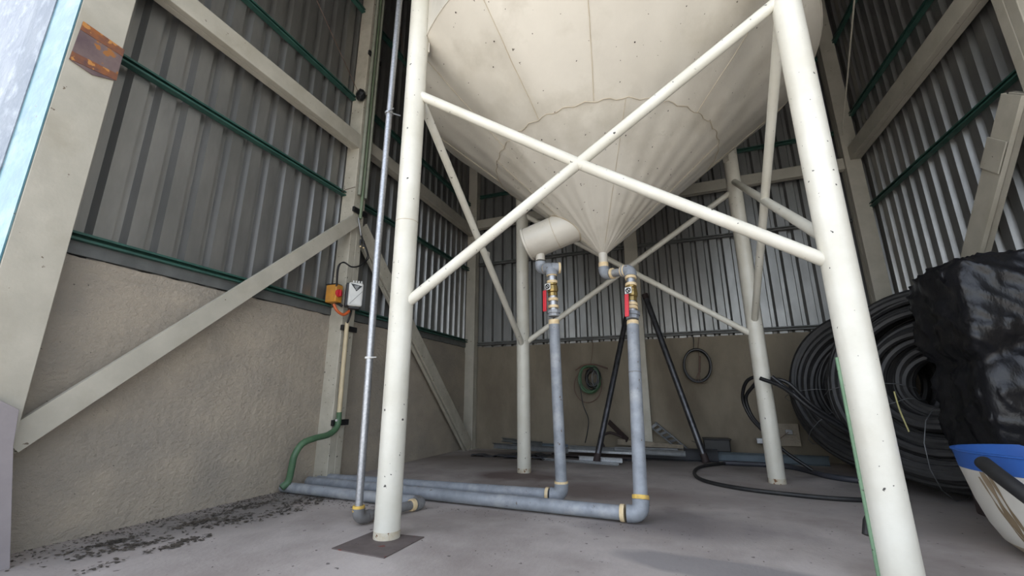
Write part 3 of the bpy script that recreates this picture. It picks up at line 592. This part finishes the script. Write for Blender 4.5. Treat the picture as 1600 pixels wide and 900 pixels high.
for k, (a, b_, lb) in enumerate(((3.80, 3.27, 'weathered green conduit up the left column, nearest the entrance of the three'), (3.855, 2.98, 'weathered green conduit up the left column, middle one of three'), (3.91, 3.27, 'weathered green conduit up the left column, farthest of three'))):
    tag(tb('green_conduit', [(-3.442, a, b_), (-3.442, a, 4.6), (-3.442, a, 7.0)], (.022, .019, .022)[k], ('conduitgreen', 'mossgreen', 'conduitgreen')[k], None, 12), lb, 'conduit')

# green hose taped along the front right leg, black hose end beside it
x, y = LEG['FR']
tag(tb('green_hose', [(0.790, 2.725, 0.0), (0.790, 2.725, 0.5), (0.790, 2.727, 1.06)], .010, 'palegreen', None, 10), 'thin green hose strapped down the left side of the front right leg', 'hose')
tag(tb('hose_end', [(0.81, 2.85, 0.19), (0.83, 2.87, 0.25), (0.88, 2.95, 0.28)], .022, 'rubber', None, 12), 'short black hose end beside the foot of the front right leg', 'hose')

# ---------------------------------------------------------------- back wall: leaning pipes, hanging coils
def leanpipe(p0, p1, r, label):
    t = thing('steel_pipe', p0, label, 'pipe'); p0, p1 = V(p0), V(p1); d = (p1 - p0).normalized()
    bm = bmesh.new(); R0 = tube(bm, [p0, p0.lerp(p1, .5), p1], r, 20, cap=False); R1 = tube(bm, [p0, p0.lerp(p1, .5), p1], r * .86, 20, cap=False); obj('pipe', bm, 'darksteel', t, True)
    tb('collar', [p0 + d * .0, p0 + d * .11], r * 1.09, 'brown', t, 20, cap=False); tb('collar', [p1 - d * .09, p1], r * 1.09, 'brown', t, 20, cap=False)
leanpipe((-1.145, 6.22, 0.02), (-0.63, 7.1, 2.41), .042, 'dark steel pipe leaning on the back wall, left of the two')
leanpipe((0.25, 6.70, 0.02), (-0.39, 7.14, 2.51), .045, 'dark steel pipe leaning on the back wall, right of the two')
def loops(name, c, rx, rz, n, r, m, parent, jit=.02, thick=.04, nrm=(0, -1, 0), tilt=0.0, seg=6, per=40, phase=0.0, arc=1.0):
    nrm = V(nrm).normalized(); u = V((0, 0, 1)).cross(nrm).normalized(); v = nrm.cross(u); c = V(c); P = []
    for i in range(int(n * per * arc) + 1):
        a = 2 * math.pi * i / per + phase; k = i / per; f = 1 + jit * math.sin(k * 2.4) + jit * .5 * math.sin(k * 7.1 + a)
        P.append(c + u * rx * f * math.cos(a) + v * rz * f * math.sin(a) + nrm * thick * (math.sin(k * 1.7) * .5))
    return tb(name, P, r, m, parent, seg)
t = thing('hose_coil', (-1.38, 7.27, 1.15), 'green hose and cable coil hanging on the back wall, left of the leaning pipes', 'coil')
loops('green_loop', (-1.38, 7.26, 1.18), .165, .215, 7, .014, 'flexgreen', t, .07, .08)
loops('black_loop', (-1.32, 7.24, 1.19), .10, .15, 5, .009, 'black', t, .22, .06, phase=1)
loops('grey_loop', (-1.28, 7.21, 1.17), .05, .10, 3, .006, 'scrap', t, .3, .06, phase=2)
loops('trailing_loop', (-1.41, 7.25, 1.07), .22, .26, 1, .008, 'wire', t, .05, .05, phase=.6)
tb('wire_cap', smooth_path([(-1.6, 7.2, 1.32), (-1.45, 7.18, 1.4), (-1.26, 7.18, 1.4), (-1.06, 7.18, 1.33)], 6), .012, 'wire', t, 8)
tb('hanger', smooth_path([(-1.31, 7.3, 1.9), (-1.31, 7.29, 1.68), (-1.35, 7.24, 1.41)], 5), .004, 'wire', t, 6)
tb('tail', smooth_path([(-1.54, 7.22, 1.09), (-1.5, 7.22, 0.76), (-1.42, 7.2, 0.54), (-1.44, 7.18, 0.34), (-1.47, 7.1, 0.18)], 6), .008, 'black', t, 8)
t = thing('hose_coil', (0.3, 7.27, 1.35), 'small black hose coil hanging by wires on the back wall, right of the leaning pipes', 'coil')
loops('hose_loop', (0.29, 7.25, 1.35), .185, .245, 3, .014, 'black', t, .045, .05)
tb('hanger', smooth_path([(0.26, 7.3, 1.92), (0.28, 7.3, 1.76), (0.26, 7.26, 1.58)], 5), .006, 'black', t, 6)
tb('hanger', smooth_path([(0.36, 7.3, 1.78), (0.33, 7.28, 1.61), (0.33, 7.24, 1.45)], 5), .005, 'wire', t, 6)
tb('wire_bundle', [(0.34, 7.22, 1.49), (0.31, 7.22, 1.24)], .014, 'wire', t, 8)
for k in range(3): tb('wire_strand', smooth_path([(0.31, 7.22, 1.26), V((0.28, 7.22, 1.15)) + V((.03 * (k - 1), 0, 0)), V((0.3, 7.22, 1.1)) + V((.045 * (k - 1), 0, -.02))], 4), .005, 'wire', t, 6)

# ---------------------------------------------------------------- big coils of pipe on the right
def bigcoil(c, nrm, tilt, R, rt_, n, r, label, squash=1.0):
    t = thing('pipe_coil', (c[0], c[1], 0), label, 'coil'); nrm = V(nrm).normalized(); nrm = (nrm + V((0, 0, tilt))).normalized()
    u = V((0, 0, 1)).cross(nrm).normalized(); v = nrm.cross(u); c = V(c); rnd = random.Random(n)
    for i in range(n):
        q = rnd.uniform(0, 6.28); rr = math.sqrt(rnd.uniform(.15, 1)) * rt_; o1 = math.cos(q) * rr; o2 = math.sin(q) * rr * .8; P = []; ph = rnd.uniform(0, 6.28); f = rnd.uniform(-.025, .025)
        for k in range(56):
            a = 2 * math.pi * k / 56; sag = -.05 * max(0, -math.sin(a)) * 0
            R_ = (R + o1) * (1 + f * math.sin(a * 2 + ph)); P.append(c + u * R_ * math.cos(a) * squash + v * R_ * math.sin(a) + nrm * (o2 + .03 * math.sin(a + ph)))
        tb('pipe_turn', P, r, 'rubber', t, 8, closed=True)
    for a in (3.3, 3.9, 4.7):
        p = c + u * R * squash * math.cos(a) + v * R * math.sin(a); e = (u * math.cos(a) + v * math.sin(a)); P = [p + (e * math.cos(b) + nrm * math.sin(b)) * (rt_ + r * 1.1) for b in [k * .5236 for k in range(12)]]
        tb('tie', P, .0035, 'scrap', t, 6, closed=True)
    return t
bigcoil((2.07, 6.0, 0.98), (-.62, -.78, 0), .22, .665, .265, 62, .038, 'large coil of dusty black pipe leaning behind the front right leg, farther of the two')
cb = bigcoil((2.26, 5.14, 0.98), (-.72, -.69, 0), .24, .60, .35, 70, .037, 'coil of dusty black pipe right of the front right leg, nearest the black bag')
t = thing('cable_ends', (0.81, 5.3, 1.07), 'three thick black pipe ends reaching from the coil across the back right leg', 'pipe')
for k, (dy, dz) in enumerate(((0, 0), (.03, .045), (-.03, -.05))):
    tb('pipe_end', smooth_path([(0.81, 5.25, 1.06), V((1.02, 5.3, 0.96)) + V((0, dy, dz)), V((1.25, 5.35, 0.74)) + V((0, dy, dz * .7)), V((1.47, 5.4, 0.59)) + V((0, dy, dz * .5)), V((1.69, 5.45, 0.44)) + V((0, dy, dz * .4)), V((1.99, 5.5, 0.18)) + V((0, dy, 0))] if k == 0 else [V((0.94, 5.4, 1.07)) + V((0, dy, -dz * .2)), V((1.08, 5.35, 0.97)) + V((0, dy, dz)), V((1.25, 5.35, 0.77)) + V((0, dy, dz * .7)), V((1.47, 5.4, 0.6)) + V((0, dy, dz * .5)), V((1.69, 5.45, 0.44)) + V((0, dy, dz * .4))], 6), .021, 'black', t, 10)
t = thing('hose_loop', (0.75, 6.1, 0.87), 'black hose looping out behind the back right leg', 'hose')
for k in (0, 1):
    e = k * .06
    tb('hose', smooth_path([(1.08, 5.9, 1.02), V((0.94, 5.9, 1.11)) + V((0, 0, 0)), V((0.78, 6, 1.06)) + V((e, 0, -e)), V((0.72, 6.1, 0.86)) + V((e * .6, 0, 0)), V((0.77, 6.1, 0.65)) + V((e * .4, 0, 0)), V((0.88, 6.1, 0.49)) + V((e * .4, 0, 0)), (1.08, 6.1, 0.26), (1.32, 6.05, 0.07)], 7), .02, 'black', t, 10)
tag(tb('floor_hose', smooth_path([(0.621, 6.798, 0.03), (0.206, 6.359, 0.02), (0.076, 5.783, 0.02), (0.144, 5.285, 0.02), (0.425, 4.956, 0.02), (0.821, 4.796, 0.02), (1.233, 4.732, 0.02), (1.719, 4.862, 0.02)], 8), .019, 'rubber', None, 10), 'black hose bending on the floor past the foot of the back right leg', 'hose')
tag(tb('floor_pipe', smooth_path([(0.455, 6.674, 0.03), (1.171, 6.581, 0.03), (1.461, 5.911, 0.03), (1.822, 5.655, 0.03)], 8), .03, 'navysteel', None, 10), 'thick dark pipe on the floor behind the back right leg', 'pipe')
tb('straw_strand', smooth_path([(1.73, 4.72, 0.91), (1.74, 4.72, 0.76), (1.77, 4.72, 0.58)]), .006, 'straw', cb, 6)
t = thing('socket_plate', (1.35, 7.28, 0.36), 'small pale panel with a catch low on the back wall behind the back right leg', 'panel')
bx('panel', V((1.23, 7.3, 0.21)), V((1.51, 7.33, 0.51)), 'concrete_wall', t, .003); bx('catch', V((1.34, 7.25, 0.37)), V((1.42, 7.3, 0.43)), 'galv', t, .003); tb('catch_wire', [(1.37, 7.25, 0.4), (1.26, 7.26, 0.31)], .005, 'wire', t, 6)
tag(bx('wall_bracket', V((0.96, 7.2, 0.24)), V((1.05, 7.3, 0.31)), 'galv', None, .003), 'small metal bracket low on the back wall left of the back right leg', 'bracket')

# ---------------------------------------------------------------- tub with blue rim, tube across it
t = thing('tub', (2.06, 3.44, 0), 'soiled white plastic tub with a blue rim band at lower right', 'tub')
bm = bmesh.new(); prof = [(0.0, 0.0), (.30, 0.0), (.36, .02), (.415, .07), (.455, .15), (.49, .27), (.515, .40), (.527, .455)]
R_ = lathe(bm, prof[1:], (2.06, 3.44, 0), 72); bm.faces.new(R_[0][::-1]); lathe(bm, [(.517, .455), (.48, .27), (.44, .15), (.35, .04), (.0, .03)], (2.06, 3.44, 0), 72)
body = obj('body', bm, ['tub', 'tubsoil', 'tubstain'], t, True)
for p in body.data.polygons:
    c = p.center; a = math.atan2(c.y - 3.44, c.x - 2.06)
    if c.z < .085 and math.hypot(c.x - 2.06, c.y - 3.44) > .2: p.material_index = 1
bm = bmesh.new(); lathe(bm, [(.5275, .452), (.537, .53), (.541, .545), (.547, .548), (.547, .556), (.525, .556), (.517, .452)], (2.06, 3.44, 0), 72); obj('rim_band', bm, 'blue', t, True)
# drip stains: thin dried runs on the outside, following the wall of the tub
def tubr(z):
    for (r0, z0), (r1, z1) in zip(prof[1:-1], prof[2:]):
        if z0 <= z <= z1: return r0 + (r1 - r0) * (z - z0) / (z1 - z0)
    return .527
for da, wd, z0, z1 in ((-2.97, .022, .45, .015), (-2.90, .011, .44, .03), (-3.04, .009, .42, .10)):
    bm = bmesh.new(); pv = None
    for k in range(19):
        z = z0 + (z1 - z0) * k / 18; r = tubr(z) + .0015; hw = wd * (.7 + .3 * math.sin(k * .8)); a = da + .16 * (k / 18)
        cur = [bm.verts.new((2.06 + r * math.cos(a + s_ * hw / r), 3.44 + r * math.sin(a + s_ * hw / r), z)) for s_ in (-1, 0, 1)]
        if pv: bm.faces.new((pv[0], pv[1], cur[1], cur[0])); bm.faces.new((pv[1], pv[2], cur[2], cur[1]))
        pv = cur
    obj('drip_stain', bm, 'tubstain', t)
tag(tb('foam_tube', smooth_path([(1.47, 3.16, 0.52), (1.47, 3.02, 0.46), (1.51, 2.85, 0.35)], 6), .036, 'rubber', None, 18), 'black tube lying over the blue rim of the white tub', 'tube')

# ---------------------------------------------------------------- bag: lumpy bulk wrapped in black film
t = thing('wrapped_bulk', (2.40, 4.3, 0), 'big bulk wrapped in creased black plastic film behind the white tub', 'bag')
from mathutils import noise as NZ
bx('pallet_load', (2.02, 4.06, 0.0), (2.76, 4.60, 0.5), 'brown', t, .02)
bm = bmesh.new(); bmesh.ops.create_cube(bm, size=1.0); bmesh.ops.subdivide_edges(bm, edges=bm.edges[:], cuts=44, use_grid_fill=True)
for v in bm.verts:
    p = v.co.copy() * 2   # -1..1
    k = (abs(p.x) ** 10 + abs(p.y) ** 10 + abs(p.z) ** 14) ** (1 / 10); p = p / max(k, 1e-6) * 1.0
    hz_ = (p.z + 1) / 2; wx = .50 + .05 * math.sin(hz_ * 3.1); wy = .42 + .05 * math.sin(hz_ * 3.3)
    q = Vector((2.40 + p.x * wx * .82, 4.33 + p.y * wy * .82, 0.40 + hz_ * 1.47 + p.x * .02))
    a = NZ.noise(q * 1.8) * .06
    rd = 1 - abs(NZ.noise(Vector((q.x * 3.2, q.y * 3.2, q.z * 7 + q.x * 3)))) * 2; rd2 = 1 - abs(NZ.noise(q * 8 + Vector((3, 1, 7)))) * 2
    fold = math.sin(math.atan2(p.y, p.x) * 9 + q.z * 2.5 + NZ.noise(q * 3) * 4) * .012
    sink = -.07 * math.exp(-((hz_ - .60 - .1 * p.x) / .05) ** 2) if hz_ < .97 else 0
    n = Vector((p.x, p.y, p.z * .5)).normalized(); v.co = q + n * (a + max(0, rd) ** 6 * .040 + max(0, rd2) ** 6 * .010 + fold + sink)
fo = obj('film', bm, 'blackfilm', t, True)
fo.data.set_sharp_from_angle(angle=math.pi)

# ---------------------------------------------------------------- scrap on the floor along the back wall
def scrap(name, p0, p1, w, h, m, label, cat, prof='c', side=(0, 0, 1)):
    bm = bmesh.new()
    pf = channel(w, h, .006) if prof == 'c' else (angle_prof(w, h, .005) if prof == 'l' else rect(w, h)); prof_bar(bm, p0, p1, pf, side)
    return tag(obj(name, bm, m, None, bevel=.0015), label, cat)
scrap('channel_offcut', (-2.9, 6.75, .125), (-1.60, 6.50, .125), .08, .05, 'scrap', 'long grey channel with a bolt hole lying left of the leaning pipe', 'channel')
scrap('channel_offcut', (-1.62, 6.62, .15), (0.0, 6.62, .13), .07, .06, 'scrap', 'grey green channel lying on top of the scrap pile behind both pipes', 'channel')
scrap('channel_offcut', (-1.60, 6.50, .125), (-0.62, 6.50, .12), .03, .04, 'galv', 'bright galvanised strip in the middle of the scrap pile', 'strip')
scrap('channel_offcut', (-1.4, 6.28, .055), (-0.80, 6.22, .055), .06, .05, 'galv', 'speckled galvanised channel end right of the left leaning pipe', 'channel')
scrap('channel_offcut', (-1.9, 6.28, .02), (-0.84, 6.13, .02), .03, .05, 'galv', 'thin galvanised strip lowest at the front of the scrap pile', 'strip')
scrap('flat_bar', (-0.95, 6.62, .16), (-0.10, 6.80, .15), .05, .03, 'scrap', 'galvanised bar end poking right past the right grey pipe', 'bar', 'r')
scrap('plank', (-0.95, 7.05, .22), (-0.02, 6.95, .17), .08, .04, 'wood', 'short grimy timber lying on the scrap behind the right grey pipe', 'plank', 'r')
scrap('strip_offcut', (-1.10, 7.22, .50), (-0.80, 7.0, .25), .085, .012, 'brown', 'dark brown strip leaning up from the scrap pile', 'strip', 'r')
scrap('beam_offcut', (-0.62, 6.93, .085), (0.42, 6.93, .085), .16, .09, 'navydark', 'dark navy steel beam lying at the foot of the back wall', 'beam')
scrap('beam_offcut', (0.40, 7.10, .06), (1.75, 7.05, .06), .12, .07, 'bluegrey', 'blue grey flat box section lying right of the leaning pipes', 'beam')
scrap('flat_sheet', (-1.9, 7.0, .035), (-0.6, 6.95, .035), .03, .6, 'brown', 'dark flat sheet under the scrap pile', 'sheet', 'r')
t = thing('mesh_offcut', (-0.25, 7.25, .1), 'leaning galvanised ladder-like cable tray offcut right of the middle column', 'tray')
a0, a1, b0, b1 = V((-0.39, 7.26, .50)), V((0.05, 7.12, .13)), V((-0.47, 7.24, .44)), V((-0.07, 7.08, .12))
bar('rail', a0, a1, .02, .03, (0, 0, 1), 'scrap', t); bar('rail', b0, b1, .02, .03, (0, 0, 1), 'scrap', t)
for k in range(7): bar('rung', a0.lerp(a1, .05 + k * .15), b0.lerp(b1, .05 + k * .15), .04, .008, (1, 0, 0), 'scrap', t, 0)
t = thing('black_box', (0.42, 7.15, .1), 'black plastic box with torn flap right of the right leaning pipe', 'box')
bx('body', (0.26, 7.05, .125), (0.60, 7.28, .285), 'black', t, .01); bx('lid', (0.25, 7.04, .285), (0.62, 7.30, .30), 'black', t, .005); bar('flap', (0.26, 7.1, .2), (0.10, 7.08, .26), .08, .006, (0, 1, 0), 'black', t)
tag(tb('rubber_band', smooth_path([(-1.18, 7.1, .13), (-1.22, 7.12, .26), (-1.08, 7.10, .34), (-0.88, 7.05, .29)], 6), .022, 'brown', None, 8), 'curved dark rubber strip on the scrap below the brown strip', 'strip')
for k, (x, y, L_, wd, an, lb) in enumerate(((-2.75, 6.45, .7, .22, .1, 'torn dark sheet at the left end of the scrap pile'), (-2.25, 6.75, .6, .25, -.15, 'torn dark sheet behind the back left silo leg, upper'), (-2.15, 6.35, .75, .16, .05, 'torn dark sheet in front of the scrap right of the back left leg'), (-0.75, 6.7, .45, .2, .3, 'crumpled dark sheet between right grey pipe and navy beam'))):
    bm = bmesh.new(); n1, n2 = 12, 5; G = [[bm.verts.new((x + (i / n1 - .5) * L_ * math.cos(an) - (j / n2 - .5) * wd * math.sin(an) + random.uniform(-.012, .012), y + (i / n1 - .5) * L_ * math.sin(an) + (j / n2 - .5) * wd * math.cos(an) + random.uniform(-.012, .012), .012 + .03 * abs(NZ.noise(Vector((i * .5, j * .7, k * 3)))) + .012 * math.sin(i))) for j in range(n2 + 1)] for i in range(n1 + 1)]
    for i in range(n1):
        for j in range(n2): bm.faces.new((G[i][j], G[i + 1][j], G[i + 1][j + 1], G[i][j + 1]))
    o = obj('torn_sheet', bm, 'navysteel', None); m_ = o.modifiers.new('thickness', 'SOLIDIFY'); m_.thickness = .004; tag(o, lb, 'sheet')
scrap('channel_offcut', (-2.85, 7.0, .20), (-2.10, 6.8, .17), .06, .06, 'greysteel', 'dark channel lying crosswise on the left end of the scrap', 'channel')
scrap('channel_offcut', (-2.65, 6.98, .145), (-1.75, 7.1, .125), .05, .05, 'bluegrey', 'blue grey channel at the back of the scrap, left part', 'channel')

# ---------------------------------------------------------------- litter blown along the left wall
bm = bmesh.new(); rnd = random.Random(3)
def flake(c, sz):
    a = rnd.uniform(0, 6.28); n = rnd.choice((4, 5, 6)); e = rnd.uniform(.25, .8); z = rnd.uniform(.001, .006)
    vs = [bm.verts.new((c[0] + sz * math.cos(q) * math.cos(a) - sz * e * math.sin(q) * math.sin(a), c[1] + sz * math.cos(q) * math.sin(a) + sz * e * math.sin(q) * math.cos(a), c[2] + z + rnd.uniform(0, .004))) for q in [k * 6.283 / n + rnd.uniform(-.3, .3) for k in range(n)]]
    bm.faces.new(vs)
for k in range(950):
    y = rnd.uniform(1.4, 3.7); x = XL + .02 + abs(rnd.gauss(0, .16)); flake((x, y, 0), rnd.uniform(.003, .013))
cl = [(rnd.uniform(XL + .15, XL + .75), rnd.uniform(1.6, 3.4)) for k in range(30)]
for k in range(1900):
    c = cl[int(30 * rnd.random() ** 1.6)]; flake((c[0] + rnd.gauss(0, .03), c[1] + rnd.gauss(0, .09), 0), rnd.uniform(.003, .020))
for k in range(350):
    flake((rnd.uniform(XL + .1, 2.0), rnd.uniform(1.8, 6.5), 0), rnd.uniform(.002, .007))
for k in range(500): flake((rnd.uniform(-2.4, 0.0), 3.28 + rnd.gauss(0, .05), 0), rnd.uniform(.002, .007)) if k % 3 == 0 else flake((rnd.uniform(XL, -2.3), 3.2 + rnd.gauss(0, .10), 0), rnd.uniform(.003, .012))
o = tag(obj('leaf_litter', bm, 'litter'), 'dry dark leaf litter scattered on the floor along the left wall', 'litter'); o['kind'] = 'stuff'

# look-alikes carry a common group
GR = {'steel_column': 'steel columns of the shed', 'beam': 'horizontal beams on the walls', 'diagonal_brace': 'diagonal wall braces', 'outlet_pipe': 'outlet pipes under the silo', 'steel_pipe': 'steel pipes leaning on the back wall', 'pipe_coil': 'large black pipe coils', 'hose_coil': 'small coils hung on the back wall', 'green_conduit': 'green conduits on the left column', 'strap': 'straps on the left column', 'channel_offcut': 'metal offcuts on the scrap pile', 'beam_offcut': 'metal offcuts on the scrap pile', 'torn_sheet': 'torn dark sheets on the floor', 'tie_rod': 'thin tie rods'}
for o in list(bpy.data.objects):
    if o.parent is None and 'category' in o:
        g = GR.get(o.name.split('.')[0])
        if g: o['group'] = g
